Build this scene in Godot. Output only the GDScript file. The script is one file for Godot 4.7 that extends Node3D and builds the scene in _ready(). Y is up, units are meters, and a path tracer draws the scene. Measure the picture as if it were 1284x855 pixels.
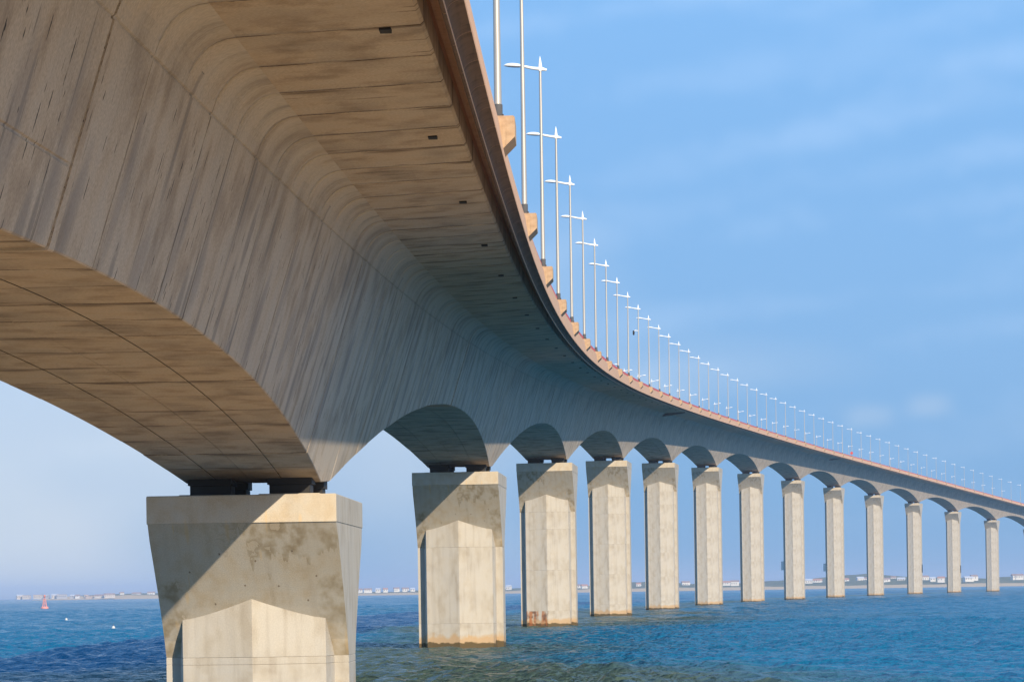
extends Node3D

# ---------------------------------------------------------------- bridge alignment
# s = metres along the deck, 0 at the first pier; u = metres to the right of the axis; y = height above the sea
const SPAN := 110.0
const HEIGHTS := [2.57, 6.514, 11.174, 16.021, 20.552, 24.436, 27.672, 30.164, 31.98, 33.197, 33.721, 33.536, 32.604, 30.956, 28.6, 25.5]
const START := -112.0
const STEP := 0.5
const LAST := 1500.0
const WEB_SLOPE := 0.309
const GIRDER_BASE := 0.5
const GIRDER_HALF := 2.0

var axis_x := PackedFloat64Array()
var axis_z := PackedFloat64Array()
var axis_h := PackedFloat64Array()
var M := {}
var used := {}
var rng := RandomNumberGenerator.new()

func heading(s: float) -> float:
	if s < 0.0:
		return 0.0277984 + 0.0001333 * s
	return 0.0277984 + 2.14753e-4 * s - 1.4242e-8 * s * s / 2.0 + 7.957e-12 * s * s * s / 6.0

func lay_axis() -> void:
	var n := int((LAST + 60.0 - START) / STEP)
	var i0 := int(-START / STEP)
	var x := 0.0
	var z := 0.0
	for i in n:
		var s := START + i * STEP
		axis_x.append(x)
		axis_z.append(z)
		axis_h.append(heading(s))
		var h := heading(s + STEP * 0.5)
		x += sin(h) * STEP
		z += cos(h) * STEP
	var dx: float = -7.5838 - axis_x[i0]
	var dz: float = 96.451 - axis_z[i0]
	for i in n:
		axis_x[i] += dx
		axis_z[i] += dz

func level(s: float) -> float:
	var i := clampi(int(floor((s + SPAN) / SPAN)), 0, HEIGHTS.size() - 2)
	var t := (s - (i - 1) * SPAN) / SPAN
	var a: float = HEIGHTS[i]
	var b: float = HEIGHTS[i + 1]
	var before: float = HEIGHTS[maxi(i - 1, 0)]
	var after: float = HEIGHTS[mini(i + 2, HEIGHTS.size() - 1)]
	var ma := (b - before) * 0.5 if i > 0 else b - a
	var mb := (after - a) * 0.5 if i < HEIGHTS.size() - 2 else b - a
	var t2 := t * t
	var t3 := t2 * t
	return (2 * t3 - 3 * t2 + 1) * a + (t3 - 2 * t2 + t) * ma + (-2 * t3 + 3 * t2) * b + (t3 - t2) * mb

func plan(s: float) -> Vector3:
	var f := (s - START) / STEP
	var i := clampi(int(f), 0, axis_x.size() - 2)
	var t := f - i
	return Vector3(lerpf(axis_x[i], axis_x[i + 1], t), lerpf(axis_h[i], axis_h[i + 1], t), -lerpf(axis_z[i], axis_z[i + 1], t))

func spot(s: float, u: float, v: float) -> Vector3:
	var p := plan(s)
	return Vector3(p.x + cos(p.y) * u, level(s) + v, p.z + sin(p.y) * u)

func frame_at(s: float, u: float, v: float) -> Transform3D:
	# x to the right of the deck, y up, -z along the deck
	var h := plan(s).y
	return Transform3D(Basis(Vector3.UP, -h), spot(s, u, v))

func rise(s: float) -> float:
	var d: float = absf(fposmod(s + 55.0, SPAN) - 55.0)
	var t := maxf(d - 1.5, 0.0) / 53.5
	return 3.165 * (1.0 - pow(1.0 - t, 2.1))

# ---------------------------------------------------------------- mesh helpers
func tool_new() -> SurfaceTool:
	var st := SurfaceTool.new()
	st.begin(Mesh.PRIMITIVE_TRIANGLES)
	st.set_smooth_group(-1)
	return st

# corners counter-clockwise seen from outside
func quad(st: SurfaceTool, a: Vector3, b: Vector3, c: Vector3, d: Vector3, ua := Vector2.ZERO, ub := Vector2(1, 0), uc := Vector2(1, 1), ud := Vector2(0, 1)) -> void:
	for k in [[a, ua], [c, uc], [b, ub], [a, ua], [d, ud], [c, uc]]:
		st.set_uv(k[1])
		st.add_vertex(k[0])

func tri(st: SurfaceTool, a: Vector3, b: Vector3, c: Vector3) -> void:
	for k in [a, c, b]:
		st.set_uv(Vector2(k.x * 0.2, k.y * 0.2))
		st.add_vertex(k)

func box(st: SurfaceTool, lo: Vector3, hi: Vector3, bevel := 0.0) -> void:
	# a box whose vertical edges and top edge are bevelled
	var e := bevel
	var ring := [Vector2(lo.x + e, lo.z), Vector2(lo.x, lo.z + e), Vector2(lo.x, hi.z - e), Vector2(lo.x + e, hi.z), Vector2(hi.x - e, hi.z), Vector2(hi.x, hi.z - e), Vector2(hi.x, lo.z + e), Vector2(hi.x - e, lo.z)]
	if e <= 0.0:
		ring = [Vector2(lo.x, lo.z), Vector2(lo.x, hi.z), Vector2(hi.x, hi.z), Vector2(hi.x, lo.z)]
	var mid := Vector2((lo.x + hi.x) * 0.5, (lo.z + hi.z) * 0.5)
	var n := ring.size()
	for i in n:
		var p: Vector2 = ring[i]
		var q: Vector2 = ring[(i + 1) % n]
		var pi_ := p + (mid - p).normalized() * e
		var qi := q + (mid - q).normalized() * e
		var low_p := Vector3(p.x, lo.y, p.y)
		var low_q := Vector3(q.x, lo.y, q.y)
		var up_p := Vector3(p.x, hi.y - e, p.y)
		var up_q := Vector3(q.x, hi.y - e, q.y)
		var run := p.distance_to(q)
		quad(st, low_p, low_q, up_q, up_p, Vector2(0, 0), Vector2(run, 0) * 0.2, Vector2(run, hi.y - lo.y) * 0.2, Vector2(0, hi.y - lo.y) * 0.2)
		var top_p := Vector3(pi_.x, hi.y, pi_.y)
		var top_q := Vector3(qi.x, hi.y, qi.y)
		if e > 0.0:
			quad(st, up_p, up_q, top_q, top_p)
		tri(st, Vector3(mid.x, hi.y, mid.y), top_p, top_q)
		tri(st, Vector3(mid.x, lo.y, mid.y), low_q, low_p)

# a tube through points with a radius at each
func tube(st: SurfaceTool, pts: Array, radii: Array, sides := 10) -> void:
	var rings := []
	for i in pts.size():
		var d: Vector3 = (pts[mini(i + 1, pts.size() - 1)] - pts[maxi(i - 1, 0)]).normalized()
		var side := d.cross(Vector3(0, 0, 1) if absf(d.z) < 0.9 else Vector3(1, 0, 0)).normalized()
		var other := side.cross(d).normalized()
		var ring := []
		for k in sides:
			var a := TAU * k / sides
			ring.append(pts[i] + (side * cos(a) - other * sin(a)) * float(radii[i]))
		rings.append(ring)
	st.set_smooth_group(1)
	for i in rings.size() - 1:
		for k in sides:
			var l := (k + 1) % sides
			quad(st, rings[i][k], rings[i][l], rings[i + 1][l], rings[i + 1][k], Vector2(float(k) / sides, i), Vector2(float(k + 1) / sides, i), Vector2(float(k + 1) / sides, i + 1), Vector2(float(k) / sides, i + 1))
	st.set_smooth_group(-1)
	for k in sides:
		var l := (k + 1) % sides
		tri(st, pts[0], rings[0][l], rings[0][k])
		tri(st, pts[-1], rings[-1][k], rings[-1][l])

func done(st: SurfaceTool, onto: ArrayMesh = null) -> ArrayMesh:
	st.generate_normals()
	return st.commit(onto) if onto else st.commit()

func numbered(called: String) -> String:
	if not used.has(called):
		used[called] = 0
		return called
	used[called] += 1
	return "%s_%03d" % [called, used[called]]

func part(parent: Node, called: String, mesh: Mesh, material: Material, at := Transform3D.IDENTITY) -> MeshInstance3D:
	var o := MeshInstance3D.new()
	o.name = called
	o.mesh = mesh
	if material:
		o.material_override = material
	o.transform = at
	o.cast_shadow = GeometryInstance3D.SHADOW_CASTING_SETTING_ON
	parent.add_child(o, true)
	return o

func thing(called: String, label: String, category: String, at := Transform3D.IDENTITY, group := "") -> Node3D:
	var o := Node3D.new()
	o.name = numbered(called)
	o.transform = at
	o.set_meta("label", label)
	o.set_meta("category", category)
	if group != "":
		o.set_meta("group", group)
	add_child(o, true)
	return o

func structure(called: String, mesh: Mesh, material: Material, label: String, category: String) -> MeshInstance3D:
	var o := part(self, numbered(called), mesh, material)
	o.set_meta("kind", "structure")
	o.set_meta("label", label)
	o.set_meta("category", category)
	return o

# ---------------------------------------------------------------- textures
func noise(w0: int, h0: int, w: int, h: int, freq: float, octaves: int, seed_: int, kind := FastNoiseLite.TYPE_SIMPLEX_SMOOTH) -> PackedByteArray:
	var n := FastNoiseLite.new()
	n.noise_type = kind
	n.seed = seed_
	n.frequency = freq
	n.fractal_type = FastNoiseLite.FRACTAL_FBM
	n.fractal_octaves = octaves
	n.fractal_gain = 0.55
	var im := n.get_seamless_image(w0, h0, false, false, 0.25, true)
	im.convert(Image.FORMAT_L8)
	if w0 != w or h0 != h:
		im.resize(w, h, Image.INTERPOLATE_CUBIC)
	return im.get_data()

func picture(w: int, h: int, rgb: PackedByteArray) -> ImageTexture:
	var im := Image.create_from_data(w, h, false, Image.FORMAT_RGB8, rgb)
	im.generate_mipmaps()
	return ImageTexture.create_from_image(im)

func srgb(r: float, g: float, b: float) -> Color:
	return Color(r, g, b).linear_to_srgb()

# layers: streaks run along v, blotches are large, grain is fine
func concrete_texture(w: int, h: int, pale: Color, dark: Color, warm: Color, streak: PackedByteArray, blotch: PackedByteArray, mid: PackedByteArray, grain: PackedByteArray, k_streak: float, k_blotch: float, k_mid: float, k_grain: float, k_warm: float) -> PackedByteArray:
	var out := PackedByteArray()
	out.resize(w * h * 3)
	var pr := pale.r; var pg := pale.g; var pb := pale.b
	var dr := dark.r; var dg := dark.g; var db := dark.b
	var wr := warm.r; var wg := warm.g; var wb := warm.b
	var j := 0
	for i in w * h:
		var b := blotch[i] / 255.0
		var s := streak[i] / 255.0
		var m := mid[i] / 255.0
		var g := grain[i] / 255.0 - 0.5
		var soil := clampf((s - 0.52) * 3.2, 0.0, 1.0) * k_streak * (0.25 + b) + clampf((b - 0.5) * 2.4, 0.0, 1.0) * k_blotch + clampf((m - 0.5) * 2.6, 0.0, 1.0) * k_mid
		soil = clampf(soil, 0.0, 1.0)
		var t := clampf((1.0 - b) * 0.6 + (m - 0.5) * 1.3, 0.0, 1.0) * k_warm
		var r := pr + (wr - pr) * t
		var gg := pg + (wg - pg) * t
		var bb := pb + (wb - pb) * t
		var e := 1.0 + g * k_grain
		out[j] = clampi(int((r + (dr - r) * soil) * e * 255.0), 0, 255)
		out[j + 1] = clampi(int((gg + (dg - gg) * soil) * e * 255.0), 0, 255)
		out[j + 2] = clampi(int((bb + (db - bb) * soil) * e * 255.0), 0, 255)
		j += 3
	return out

# a spot of colour with a ragged edge
func blot(data: PackedByteArray, w: int, h: int, x: int, y: int, rx: int, ry: int, c: Color, strength: float, rough: PackedByteArray) -> void:
	for yy in range(y - ry, y + ry + 1):
		for xx in range(x - rx, x + rx + 1):
			var px := posmod(xx, w)
			var py := clampi(yy, 0, h - 1)
			var d := Vector2(float(xx - x) / maxi(rx, 1), float(yy - y) / maxi(ry, 1)).length()
			var a := clampf((1.0 - d) * 2.2 - (rough[py * w + px] / 255.0) * 1.1 + 0.3, 0.0, 1.0) * strength
			if a <= 0.0:
				continue
			var j := (py * w + px) * 3
			data[j] = int(lerpf(data[j], c.r * 255.0, a))
			data[j + 1] = int(lerpf(data[j + 1], c.g * 255.0, a))
			data[j + 2] = int(lerpf(data[j + 2], c.b * 255.0, a))

func matte(tex: Texture2D, roughness := 0.9, relief: Texture2D = null, amount := 0.5, tint := Color.WHITE) -> StandardMaterial3D:
	var m := StandardMaterial3D.new()
	m.albedo_color = tint
	if tex:
		m.albedo_texture = tex
	m.roughness = roughness
	m.metallic_specular = 0.3
	if relief:
		m.heightmap_enabled = true
		m.heightmap_texture = relief
		m.heightmap_scale = amount
	return m

func plain(c: Color, roughness := 0.6, metallic := 0.0) -> StandardMaterial3D:
	var m := StandardMaterial3D.new()
	m.albedo_color = c
	m.roughness = roughness
	m.metallic = metallic
	return m

func gray_texture(w: int, h: int, data: PackedByteArray) -> ImageTexture:
	var im := Image.create_from_data(w, h, false, Image.FORMAT_L8, data)
	return ImageTexture.create_from_image(im)

func make_materials() -> void:
	# web of the girder: streaks down the face, 24 m by 6.6 m to a tile
	var w := 2048
	var h := 512
	var fine := noise(2048, 24, w, h, 0.05, 4, 11)
	var broad := noise(96, 24, w, h, 0.06, 4, 12)
	var mid := noise(384, 96, w, h, 0.028, 5, 13)
	var grain := noise(2048, 512, w, h, 0.16, 3, 14)
	var web := concrete_texture(w, h, srgb(0.50, 0.43, 0.35), srgb(0.185, 0.15, 0.12), srgb(0.48, 0.37, 0.26), fine, broad, mid, grain, 0.17, 0.3, 0.34, 0.2, 0.75)
	for i in 190:   # short dark runs of water below the formwork ties
		var y := rng.randi_range(60, 440)
		blot(web, w, h, rng.randi_range(0, w - 1), y, rng.randi_range(1, 3), rng.randi_range(5, 20), srgb(0.03, 0.028, 0.026), 0.9, grain)
	for i in 18:    # long soot-grey runs
		blot(web, w, h, rng.randi_range(0, w - 1), rng.randi_range(60, 420), rng.randi_range(8, 34), rng.randi_range(60, 190), srgb(0.17, 0.155, 0.145), 0.42, mid)
	for k in 7:     # leaks along the cast joints
		var jx := int(w * k / 7.0)
		for i in 9:
			blot(web, w, h, jx + rng.randi_range(-4, 4), rng.randi_range(40, 480), rng.randi_range(2, 5), rng.randi_range(14, 60), srgb(0.16, 0.135, 0.115), 0.55, mid)
		for i in rng.randi_range(0, 3):
			blot(web, w, h, jx + rng.randi_range(2, 60), rng.randi_range(120, 380), rng.randi_range(24, 70), rng.randi_range(60, 130), srgb(0.24, 0.215, 0.20), 0.35, mid)
	M.web = matte(picture(w, h, web), 0.9)
	# soffit: boards run across, 16 m along by 8 m across to a tile
	w = 1024
	h = 1024
	var boards := noise(64, 768, w, h, 0.05, 4, 21)
	broad = noise(32, 32, w, h, 0.08, 3, 22)
	mid = noise(192, 256, w, h, 0.03, 5, 23)
	grain = noise(512, 1024, w, h, 0.2, 3, 24)
	var sof := concrete_texture(w, h, srgb(0.48, 0.395, 0.305), srgb(0.185, 0.145, 0.11), srgb(0.475, 0.35, 0.235), boards, broad, mid, grain, 0.12, 0.35, 0.4, 0.2, 0.8)
	for k in 4:     # damp and dirt along the cast joints
		for i in 26:
			blot(sof, w, h, rng.randi_range(0, w - 1), int(h * k / 4.0) + rng.randi_range(-2, 2), rng.randi_range(24, 90), rng.randi_range(2, 4), srgb(0.075, 0.05, 0.035), 0.75, grain)
		for i in 3:
			blot(sof, w, h, rng.randi_range(0, w - 1), posmod(int(h * k / 4.0) + rng.randi_range(4, 26), h), rng.randi_range(50, 130), rng.randi_range(10, 26), srgb(0.10, 0.07, 0.048), 0.5, mid)
	for i in 14:    # damp smears along the boards
		blot(sof, w, h, rng.randi_range(0, w - 1), rng.randi_range(10, h - 10), rng.randi_range(30, 120), rng.randi_range(3, 8), srgb(0.10, 0.07, 0.05), 0.6, grain)
	M.soffit = matte(picture(w, h, sof), 0.9)
	# pier head: weathered, 8 m to a tile
	broad = noise(64, 64, w, h, 0.045, 4, 41)
	mid = noise(512, 512, w, h, 0.022, 6, 42)
	var streaks := noise(512, 32, w, h, 0.04, 3, 43)
	grain = noise(1024, 1024, w, h, 0.2, 3, 44)
	var head := concrete_texture(w, h, srgb(0.53, 0.475, 0.39), srgb(0.30, 0.235, 0.165), srgb(0.53, 0.415, 0.27), streaks, broad, mid, grain, 0.12, 0.05, 0.14, 0.2, 0.7)
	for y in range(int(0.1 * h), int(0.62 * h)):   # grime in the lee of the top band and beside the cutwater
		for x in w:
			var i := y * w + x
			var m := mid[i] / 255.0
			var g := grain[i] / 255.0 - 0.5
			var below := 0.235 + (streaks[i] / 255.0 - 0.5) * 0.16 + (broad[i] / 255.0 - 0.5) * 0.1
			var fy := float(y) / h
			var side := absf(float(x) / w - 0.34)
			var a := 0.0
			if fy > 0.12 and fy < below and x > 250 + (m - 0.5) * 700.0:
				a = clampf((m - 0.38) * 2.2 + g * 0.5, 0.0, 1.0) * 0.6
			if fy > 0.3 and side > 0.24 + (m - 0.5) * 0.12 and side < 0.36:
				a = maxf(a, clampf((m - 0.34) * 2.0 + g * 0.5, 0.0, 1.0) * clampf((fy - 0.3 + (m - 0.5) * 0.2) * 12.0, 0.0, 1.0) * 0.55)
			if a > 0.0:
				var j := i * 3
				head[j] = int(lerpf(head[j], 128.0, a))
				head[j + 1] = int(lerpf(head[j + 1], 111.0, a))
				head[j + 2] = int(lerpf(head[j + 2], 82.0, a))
	for i in 9:     # tie holes, the shade in each recess painted as a dark spot
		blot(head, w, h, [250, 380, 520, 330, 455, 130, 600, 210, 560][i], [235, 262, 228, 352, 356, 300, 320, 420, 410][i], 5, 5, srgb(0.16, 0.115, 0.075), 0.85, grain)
	for i in 30:    # pale runs on the shaft and ochre patches
		blot(head, w, h, rng.randi_range(0, w), rng.randi_range(0, h), rng.randi_range(4, 12), rng.randi_range(20, 70), srgb(0.62, 0.43, 0.22), 0.4, grain)
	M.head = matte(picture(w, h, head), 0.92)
	# pier shaft: pale, smooth
	mid = noise(256, 128, w, h, 0.03, 4, 52)
	var shaft := concrete_texture(w, h, srgb(0.465, 0.435, 0.385), srgb(0.29, 0.25, 0.20), srgb(0.465, 0.405, 0.315), streaks, broad, mid, grain, 0.3, 0.2, 0.3, 0.2, 0.6)
	M.shaft = matte(picture(w, h, shaft), 0.9)
	# tidal zone: v 0 at 2.4 m below the sea, 1 at 1.6 m above
	var tide := shaft.duplicate()
	for y in h:
		for x in w:
			var hgt := (1.0 - float(y) / h) * 4.0 - 2.4
			var i := y * w + x
			var edge := hgt - 0.95 - (mid[i] / 255.0 - 0.5) * 0.45 - (streaks[i] / 255.0 - 0.5) * 0.22
			var wet := hgt - 0.42 - (mid[i] / 255.0 - 0.5) * 0.35
			var j := i * 3
			if edge < 0.0:
				var a := clampf(-edge * 4.0, 0.0, 1.0) * 0.85
				for k in 3:
					tide[j + k] = int(lerpf(tide[j + k], [180, 150, 114][k] * (0.8 + 0.4 * grain[i] / 255.0), a))
			if wet < 0.0:
				for k in 3:
					tide[j + k] = int(lerpf(tide[j + k], [84, 72, 48][k], clampf(-wet * 14.0, 0.0, 1.0) * 0.9))
	M.tide = matte(picture(w, h, tide), 0.85)
	var rust := tide.duplicate()
	for y in h:
		var hgt := (1.0 - float(y) / h) * 4.0 - 2.4
		if hgt < 0.15 or hgt > 1.58:
			continue
		for x in range(120, 452):
			var i := y * w + x
			var s := streaks[i] / 255.0
			var m := mid[i] / 255.0
			var a := clampf((s - 0.2) * 2.2 + (m - 0.5) * 1.5 - clampf((float(x) - 400.0) / 60.0, 0.0, 1.0) * 0.6, 0.0, 1.0) * 0.72
			var j := i * 3
			var dark := clampf((m - 0.45) * 4.0 + (0.5 - s) * 2.0, 0.0, 1.0)
			for k in 3:
				rust[j + k] = int(lerpf(rust[j + k], lerpf([158.0, 92.0, 50.0][k], [84.0, 54.0, 40.0][k], dark), a))
	M.rusty = matte(picture(w, h, rust), 0.85)
	# edge units of the deck
	w = 512
	h = 512
	streaks = noise(512, 16, w, h, 0.05, 3, 61)
	broad = noise(64, 64, w, h, 0.06, 3, 62)
	mid = noise(128, 128, w, h, 0.05, 4, 63)
	grain = noise(512, 512, w, h, 0.2, 3, 64)
	var edge_ := concrete_texture(w, h, srgb(0.62, 0.405, 0.27), srgb(0.34, 0.19, 0.12), srgb(0.60, 0.355, 0.215), streaks, broad, mid, grain, 0.3, 0.2, 0.2, 0.2, 0.7)
	M.edge = matte(picture(w, h, edge_), 0.9)
	var cor := concrete_texture(w, h, srgb(0.47, 0.345, 0.23), srgb(0.26, 0.175, 0.11), srgb(0.47, 0.315, 0.19), streaks, broad, mid, grain, 0.25, 0.25, 0.3, 0.2, 0.7)
	M.bracket = matte(picture(w, h, cor), 0.9)
	M.edge.uv1_triplanar = true
	M.edge.uv1_scale = Vector3(0.4, 0.4, 0.4)
	var dark_streaks := concrete_texture(w, h, srgb(0.15, 0.10, 0.072), srgb(0.06, 0.04, 0.03), srgb(0.16, 0.10, 0.068), streaks, broad, mid, grain, 0.5, 0.3, 0.4, 0.2, 0.7)
	M.dark_tone = matte(picture(w, h, dark_streaks), 0.9)  # dark streaked brown for the downward faces of the edge units
	M.dark_tone.uv1_triplanar = true
	M.dark_tone.uv1_scale = Vector3(0.3, 0.3, 0.3)
	M.bracket.uv1_triplanar = true
	M.bracket.uv1_scale = Vector3(0.6, 0.6, 0.6)
	M.red = plain(srgb(0.60, 0.06, 0.025), 0.5)
	M.buoy = plain(srgb(0.66, 0.26, 0.22), 0.6)  # red made paler, distance haze put into the colour
	M.black = plain(srgb(0.018, 0.017, 0.016), 0.7)
	M.asphalt = plain(srgb(0.05, 0.05, 0.05), 0.95)
	M.hole = plain(srgb(0.012, 0.011, 0.01), 0.9)
	M.post = plain(srgb(0.44, 0.415, 0.375), 0.42, 0.4)
	M.collar = plain(srgb(0.10, 0.095, 0.09), 0.7, 0.3)
	M.white = plain(srgb(0.82, 0.83, 0.84), 0.35)
	M.floats = plain(srgb(0.55, 0.55, 0.52), 0.5)
	M.glass = plain(srgb(0.55, 0.58, 0.6), 0.15)
	M.sand = matte(picture(w, h, concrete_texture(w, h, srgb(0.58, 0.41, 0.235), srgb(0.40, 0.275, 0.15), srgb(0.58, 0.38, 0.195), mid, broad, grain, grain, 0.2, 0.4, 0.3, 0.3, 0.6)), 0.95)
	M.sand.uv1_triplanar = true
	M.sand.uv1_world_triplanar = true
	M.sand.uv1_scale = Vector3(0.05, 0.05, 0.05)
	M.land = matte(picture(w, h, concrete_texture(w, h, srgb(0.12, 0.13, 0.06), srgb(0.05, 0.07, 0.035), srgb(0.2, 0.17, 0.09), mid, broad, mid, grain, 0.4, 0.5, 0.4, 0.3, 0.9)), 0.95)
	M.land.uv1_triplanar = true
	M.land.uv1_world_triplanar = true
	M.land.uv1_scale = Vector3(0.004, 0.004, 0.004)
	# sea
	var ripple := NoiseTexture2D.new()
	var rn := FastNoiseLite.new()
	rn.seed = 77
	rn.noise_type = FastNoiseLite.TYPE_SIMPLEX
	rn.frequency = 0.018
	rn.fractal_octaves = 4
	ripple.width = 512
	ripple.height = 512
	ripple.seamless = true
	ripple.as_normal_map = true
	ripple.bump_strength = 10.0
	ripple.noise = rn
	var sea := StandardMaterial3D.new()
	sea.albedo_color = Color.WHITE
	sea.vertex_color_use_as_albedo = true
	sea.roughness = 0.12
	sea.metallic_specular = 0.09
	sea.normal_enabled = true
	sea.normal_texture = ripple
	sea.normal_scale = 1.3
	sea.uv1_triplanar = true
	sea.uv1_world_triplanar = true
	sea.uv1_scale = Vector3(0.11, 0.11, 0.11)
	M.sea = sea

# ---------------------------------------------------------------- girder
func ring(s: float, inset := 0.0) -> Array:
	# cross-section, counter-clockwise looking along the deck; [u, v]
	var r := rise(s)
	var vb := GIRDER_BASE + r + inset
	var b := GIRDER_HALF + WEB_SLOPE * r - inset
	var wu := func(v: float) -> float: return GIRDER_HALF + WEB_SLOPE * (v - GIRDER_BASE) - inset
	var right := [Vector2(b - 0.02, vb), Vector2(b + 0.006, vb + 0.02)]
	for v in [maxf(4.0, vb + 0.2), 4.70, 4.715, 4.745, 4.76]:   # a day joint, open only beyond the closing strip
		var v_: float = v
		var deep := 0.022 if s < -55.3 and v > 4.71 and v < 4.75 else 0.0
		right.append(Vector2(wu.call(v_) - deep, v_))
	right.append(Vector2(wu.call(5.6), 5.6))
	for v in [6.60, 6.615, 6.65, 6.665]:    # joint below the haunch
		right.append(Vector2(wu.call(v) - (0.03 if v > 6.61 and v < 6.66 else 0.0), v))
	# rounded haunch from the web into the slab, slightly bulging between form panels
	var p0 := Vector2(wu.call(6.665), 6.665)
	var p1 := Vector2(wu.call(7.36), 7.36)
	var p2 := Vector2(4.68, 7.385 + inset * 0.5)
	var bulge := 0.035 * absf(sin(PI * s / 1.77))
	for k in range(1, 8):
		var t := k / 7.0
		var q := p0 * (1 - t) * (1 - t) + p1 * 2 * t * (1 - t) + p2 * t * t
		right.append(q + Vector2(0.7, -0.7) * bulge * sin(PI * t))
	right.append(Vector2(6.45, 7.47 + inset * 0.5))
	right.append(Vector2(7.5, 7.53 + inset * 0.5))
	right.append(Vector2(7.55, 7.58))
	right.append(Vector2(7.55, 8.02))
	return right

# metres along the deck counted from the pier segment, so that stains sit at the joints
func along(s: float) -> float:
	var k := floorf((s + 55.0) / SPAN)
	var d := s - k * SPAN
	return signf(d) * (absf(d) - 1.7) + k * 41.3

# surfaces: 0 soffit, 1 webs, 2 slab, 3 haunch
func girder_mesh(stations: Array, insets: Array, seed_: int, simple := false) -> ArrayMesh:
	var sts := [tool_new(), tool_new(), tool_new(), tool_new()]
	var shift := Vector2(float(posmod(seed_ * 37, 101)) / 101.0, float(posmod(seed_ * 53, 97)) / 97.0)
	var rows := []
	for i in stations.size():
		rows.append(ring(stations[i], insets[i]))
	var n: int = rows[0].size()
	for i in stations.size() - 1:
		var s0: float = stations[i]
		var s1: float = stations[i + 1]
		var t0 := along(s0)
		var t1 := along(s1)
		if absf(t1 - t0) > s1 - s0 + 0.5 or t0 * t1 < 0.0 and s1 - s0 < 5.0:
			t1 = t0 + s1 - s0
		for side in [1.0, -1.0]:
			for k in n - 1:
				var a0: Vector2 = rows[i][k]
				var b0: Vector2 = rows[i][k + 1]
				var a1: Vector2 = rows[i + 1][k]
				var b1: Vector2 = rows[i + 1][k + 1]
				var which := 1 if k < 11 else (3 if k < 18 else 2)
				var st: SurfaceTool = sts[which]
				st.set_smooth_group(1 if k > 11 and k < 20 else -1)
				var pa0 := spot(s0, a0.x * side, a0.y)
				var pa1 := spot(s1, a1.x * side, a1.y)
				var pb0 := spot(s0, b0.x * side, b0.y)
				var pb1 := spot(s1, b1.x * side, b1.y)
				var ua0: Vector2
				var ua1: Vector2
				var ub0: Vector2
				var ub1: Vector2
				if which != 2:
					ua0 = Vector2(t0 / 24.78, (8.0 - a0.y - a0.x * 0.25) / 6.6); ua1 = Vector2(t1 / 24.78, (8.0 - a1.y - a1.x * 0.25) / 6.6)
					ub0 = Vector2(t0 / 24.78, (8.0 - b0.y - b0.x * 0.25) / 6.6); ub1 = Vector2(t1 / 24.78, (8.0 - b1.y - b1.x * 0.25) / 6.6)
				else:
					ua0 = Vector2(a0.x * side / 8.0 + shift.x, t0 / 14.16); ua1 = Vector2(a1.x * side / 8.0 + shift.x, t1 / 14.16)
					ub0 = Vector2(b0.x * side / 8.0 + shift.x, t0 / 14.16); ub1 = Vector2(b1.x * side / 8.0 + shift.x, t1 / 14.16)
				if side > 0:
					quad(st, pa0, pa1, pb1, pb0, ua0, ua1, ub1, ub0)
				else:
					quad(st, pa1, pa0, pb0, pb1, ua1, ua0, ub0, ub1)
		# soffit and road bed
		sts[0].set_smooth_group(-1)
		var e0: Vector2 = rows[i][0]
		var e1: Vector2 = rows[i + 1][0]
		var cuts := [-1.0, -0.5, -0.02, 0.46, 1.0]
		for k in 4:
			var l0: float = cuts[k] * e0.x + (0.008 if k > 0 else 0.0)
			var r0: float = cuts[k + 1] * e0.x - (0.008 if k < 3 else 0.0)
			var l1: float = cuts[k] * e1.x + (0.008 if k > 0 else 0.0)
			var r1: float = cuts[k + 1] * e1.x - (0.008 if k < 3 else 0.0)
			var y0 := e0.y + (0.006 if k % 2 == 1 else 0.0)
			var y1 := e1.y + (0.006 if k % 2 == 1 else 0.0)
			quad(sts[0], spot(s0, l0, y0), spot(s1, l1, y1), spot(s1, r1, y1), spot(s0, r0, y0),
				Vector2(l0 / 8.0 + shift.x, t0 / 14.16), Vector2(l1 / 8.0 + shift.x, t1 / 14.16), Vector2(r1 / 8.0 + shift.x, t1 / 14.16), Vector2(r0 / 8.0 + shift.x, t0 / 14.16))
			if k > 0:   # open groove between form panels
				var g0: float = cuts[k] * e0.x - 0.008
				var g1: float = cuts[k] * e1.x - 0.008
				quad(sts[0], spot(s0, g0, e0.y + 0.03), spot(s1, g1, e1.y + 0.03), spot(s1, l1, e1.y + 0.03), spot(s0, l0, e0.y + 0.03))
		quad(sts[2], spot(s0, 7.55, 8.02), spot(s1, 7.55, 8.02), spot(s1, -7.55, 8.02), spot(s0, -7.55, 8.02))
	# end faces
	for e in [0, stations.size() - 1]:
		sts[1].set_smooth_group(-1)
		var s: float = stations[e]
		var row: Array = rows[e]
		for k in n - 1:
			var a: Vector2 = row[k]
			var b: Vector2 = row[k + 1]
			var q := [spot(s, -a.x, a.y), spot(s, a.x, a.y), spot(s, b.x, b.y), spot(s, -b.x, b.y)]
			if e == 0:
				quad(sts[1], q[0], q[1], q[2], q[3])
			else:
				quad(sts[1], q[1], q[0], q[3], q[2])
	var mesh := done(sts[0])
	mesh = done(sts[1], mesh)
	mesh = done(sts[2], mesh)
	mesh = done(sts[3], mesh)
	mesh.surface_set_material(3, M.web)
	mesh.surface_set_material(0, M.soffit)
	mesh.surface_set_material(1, M.web)
	mesh.surface_set_material(2, M.soffit)
	return mesh

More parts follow.
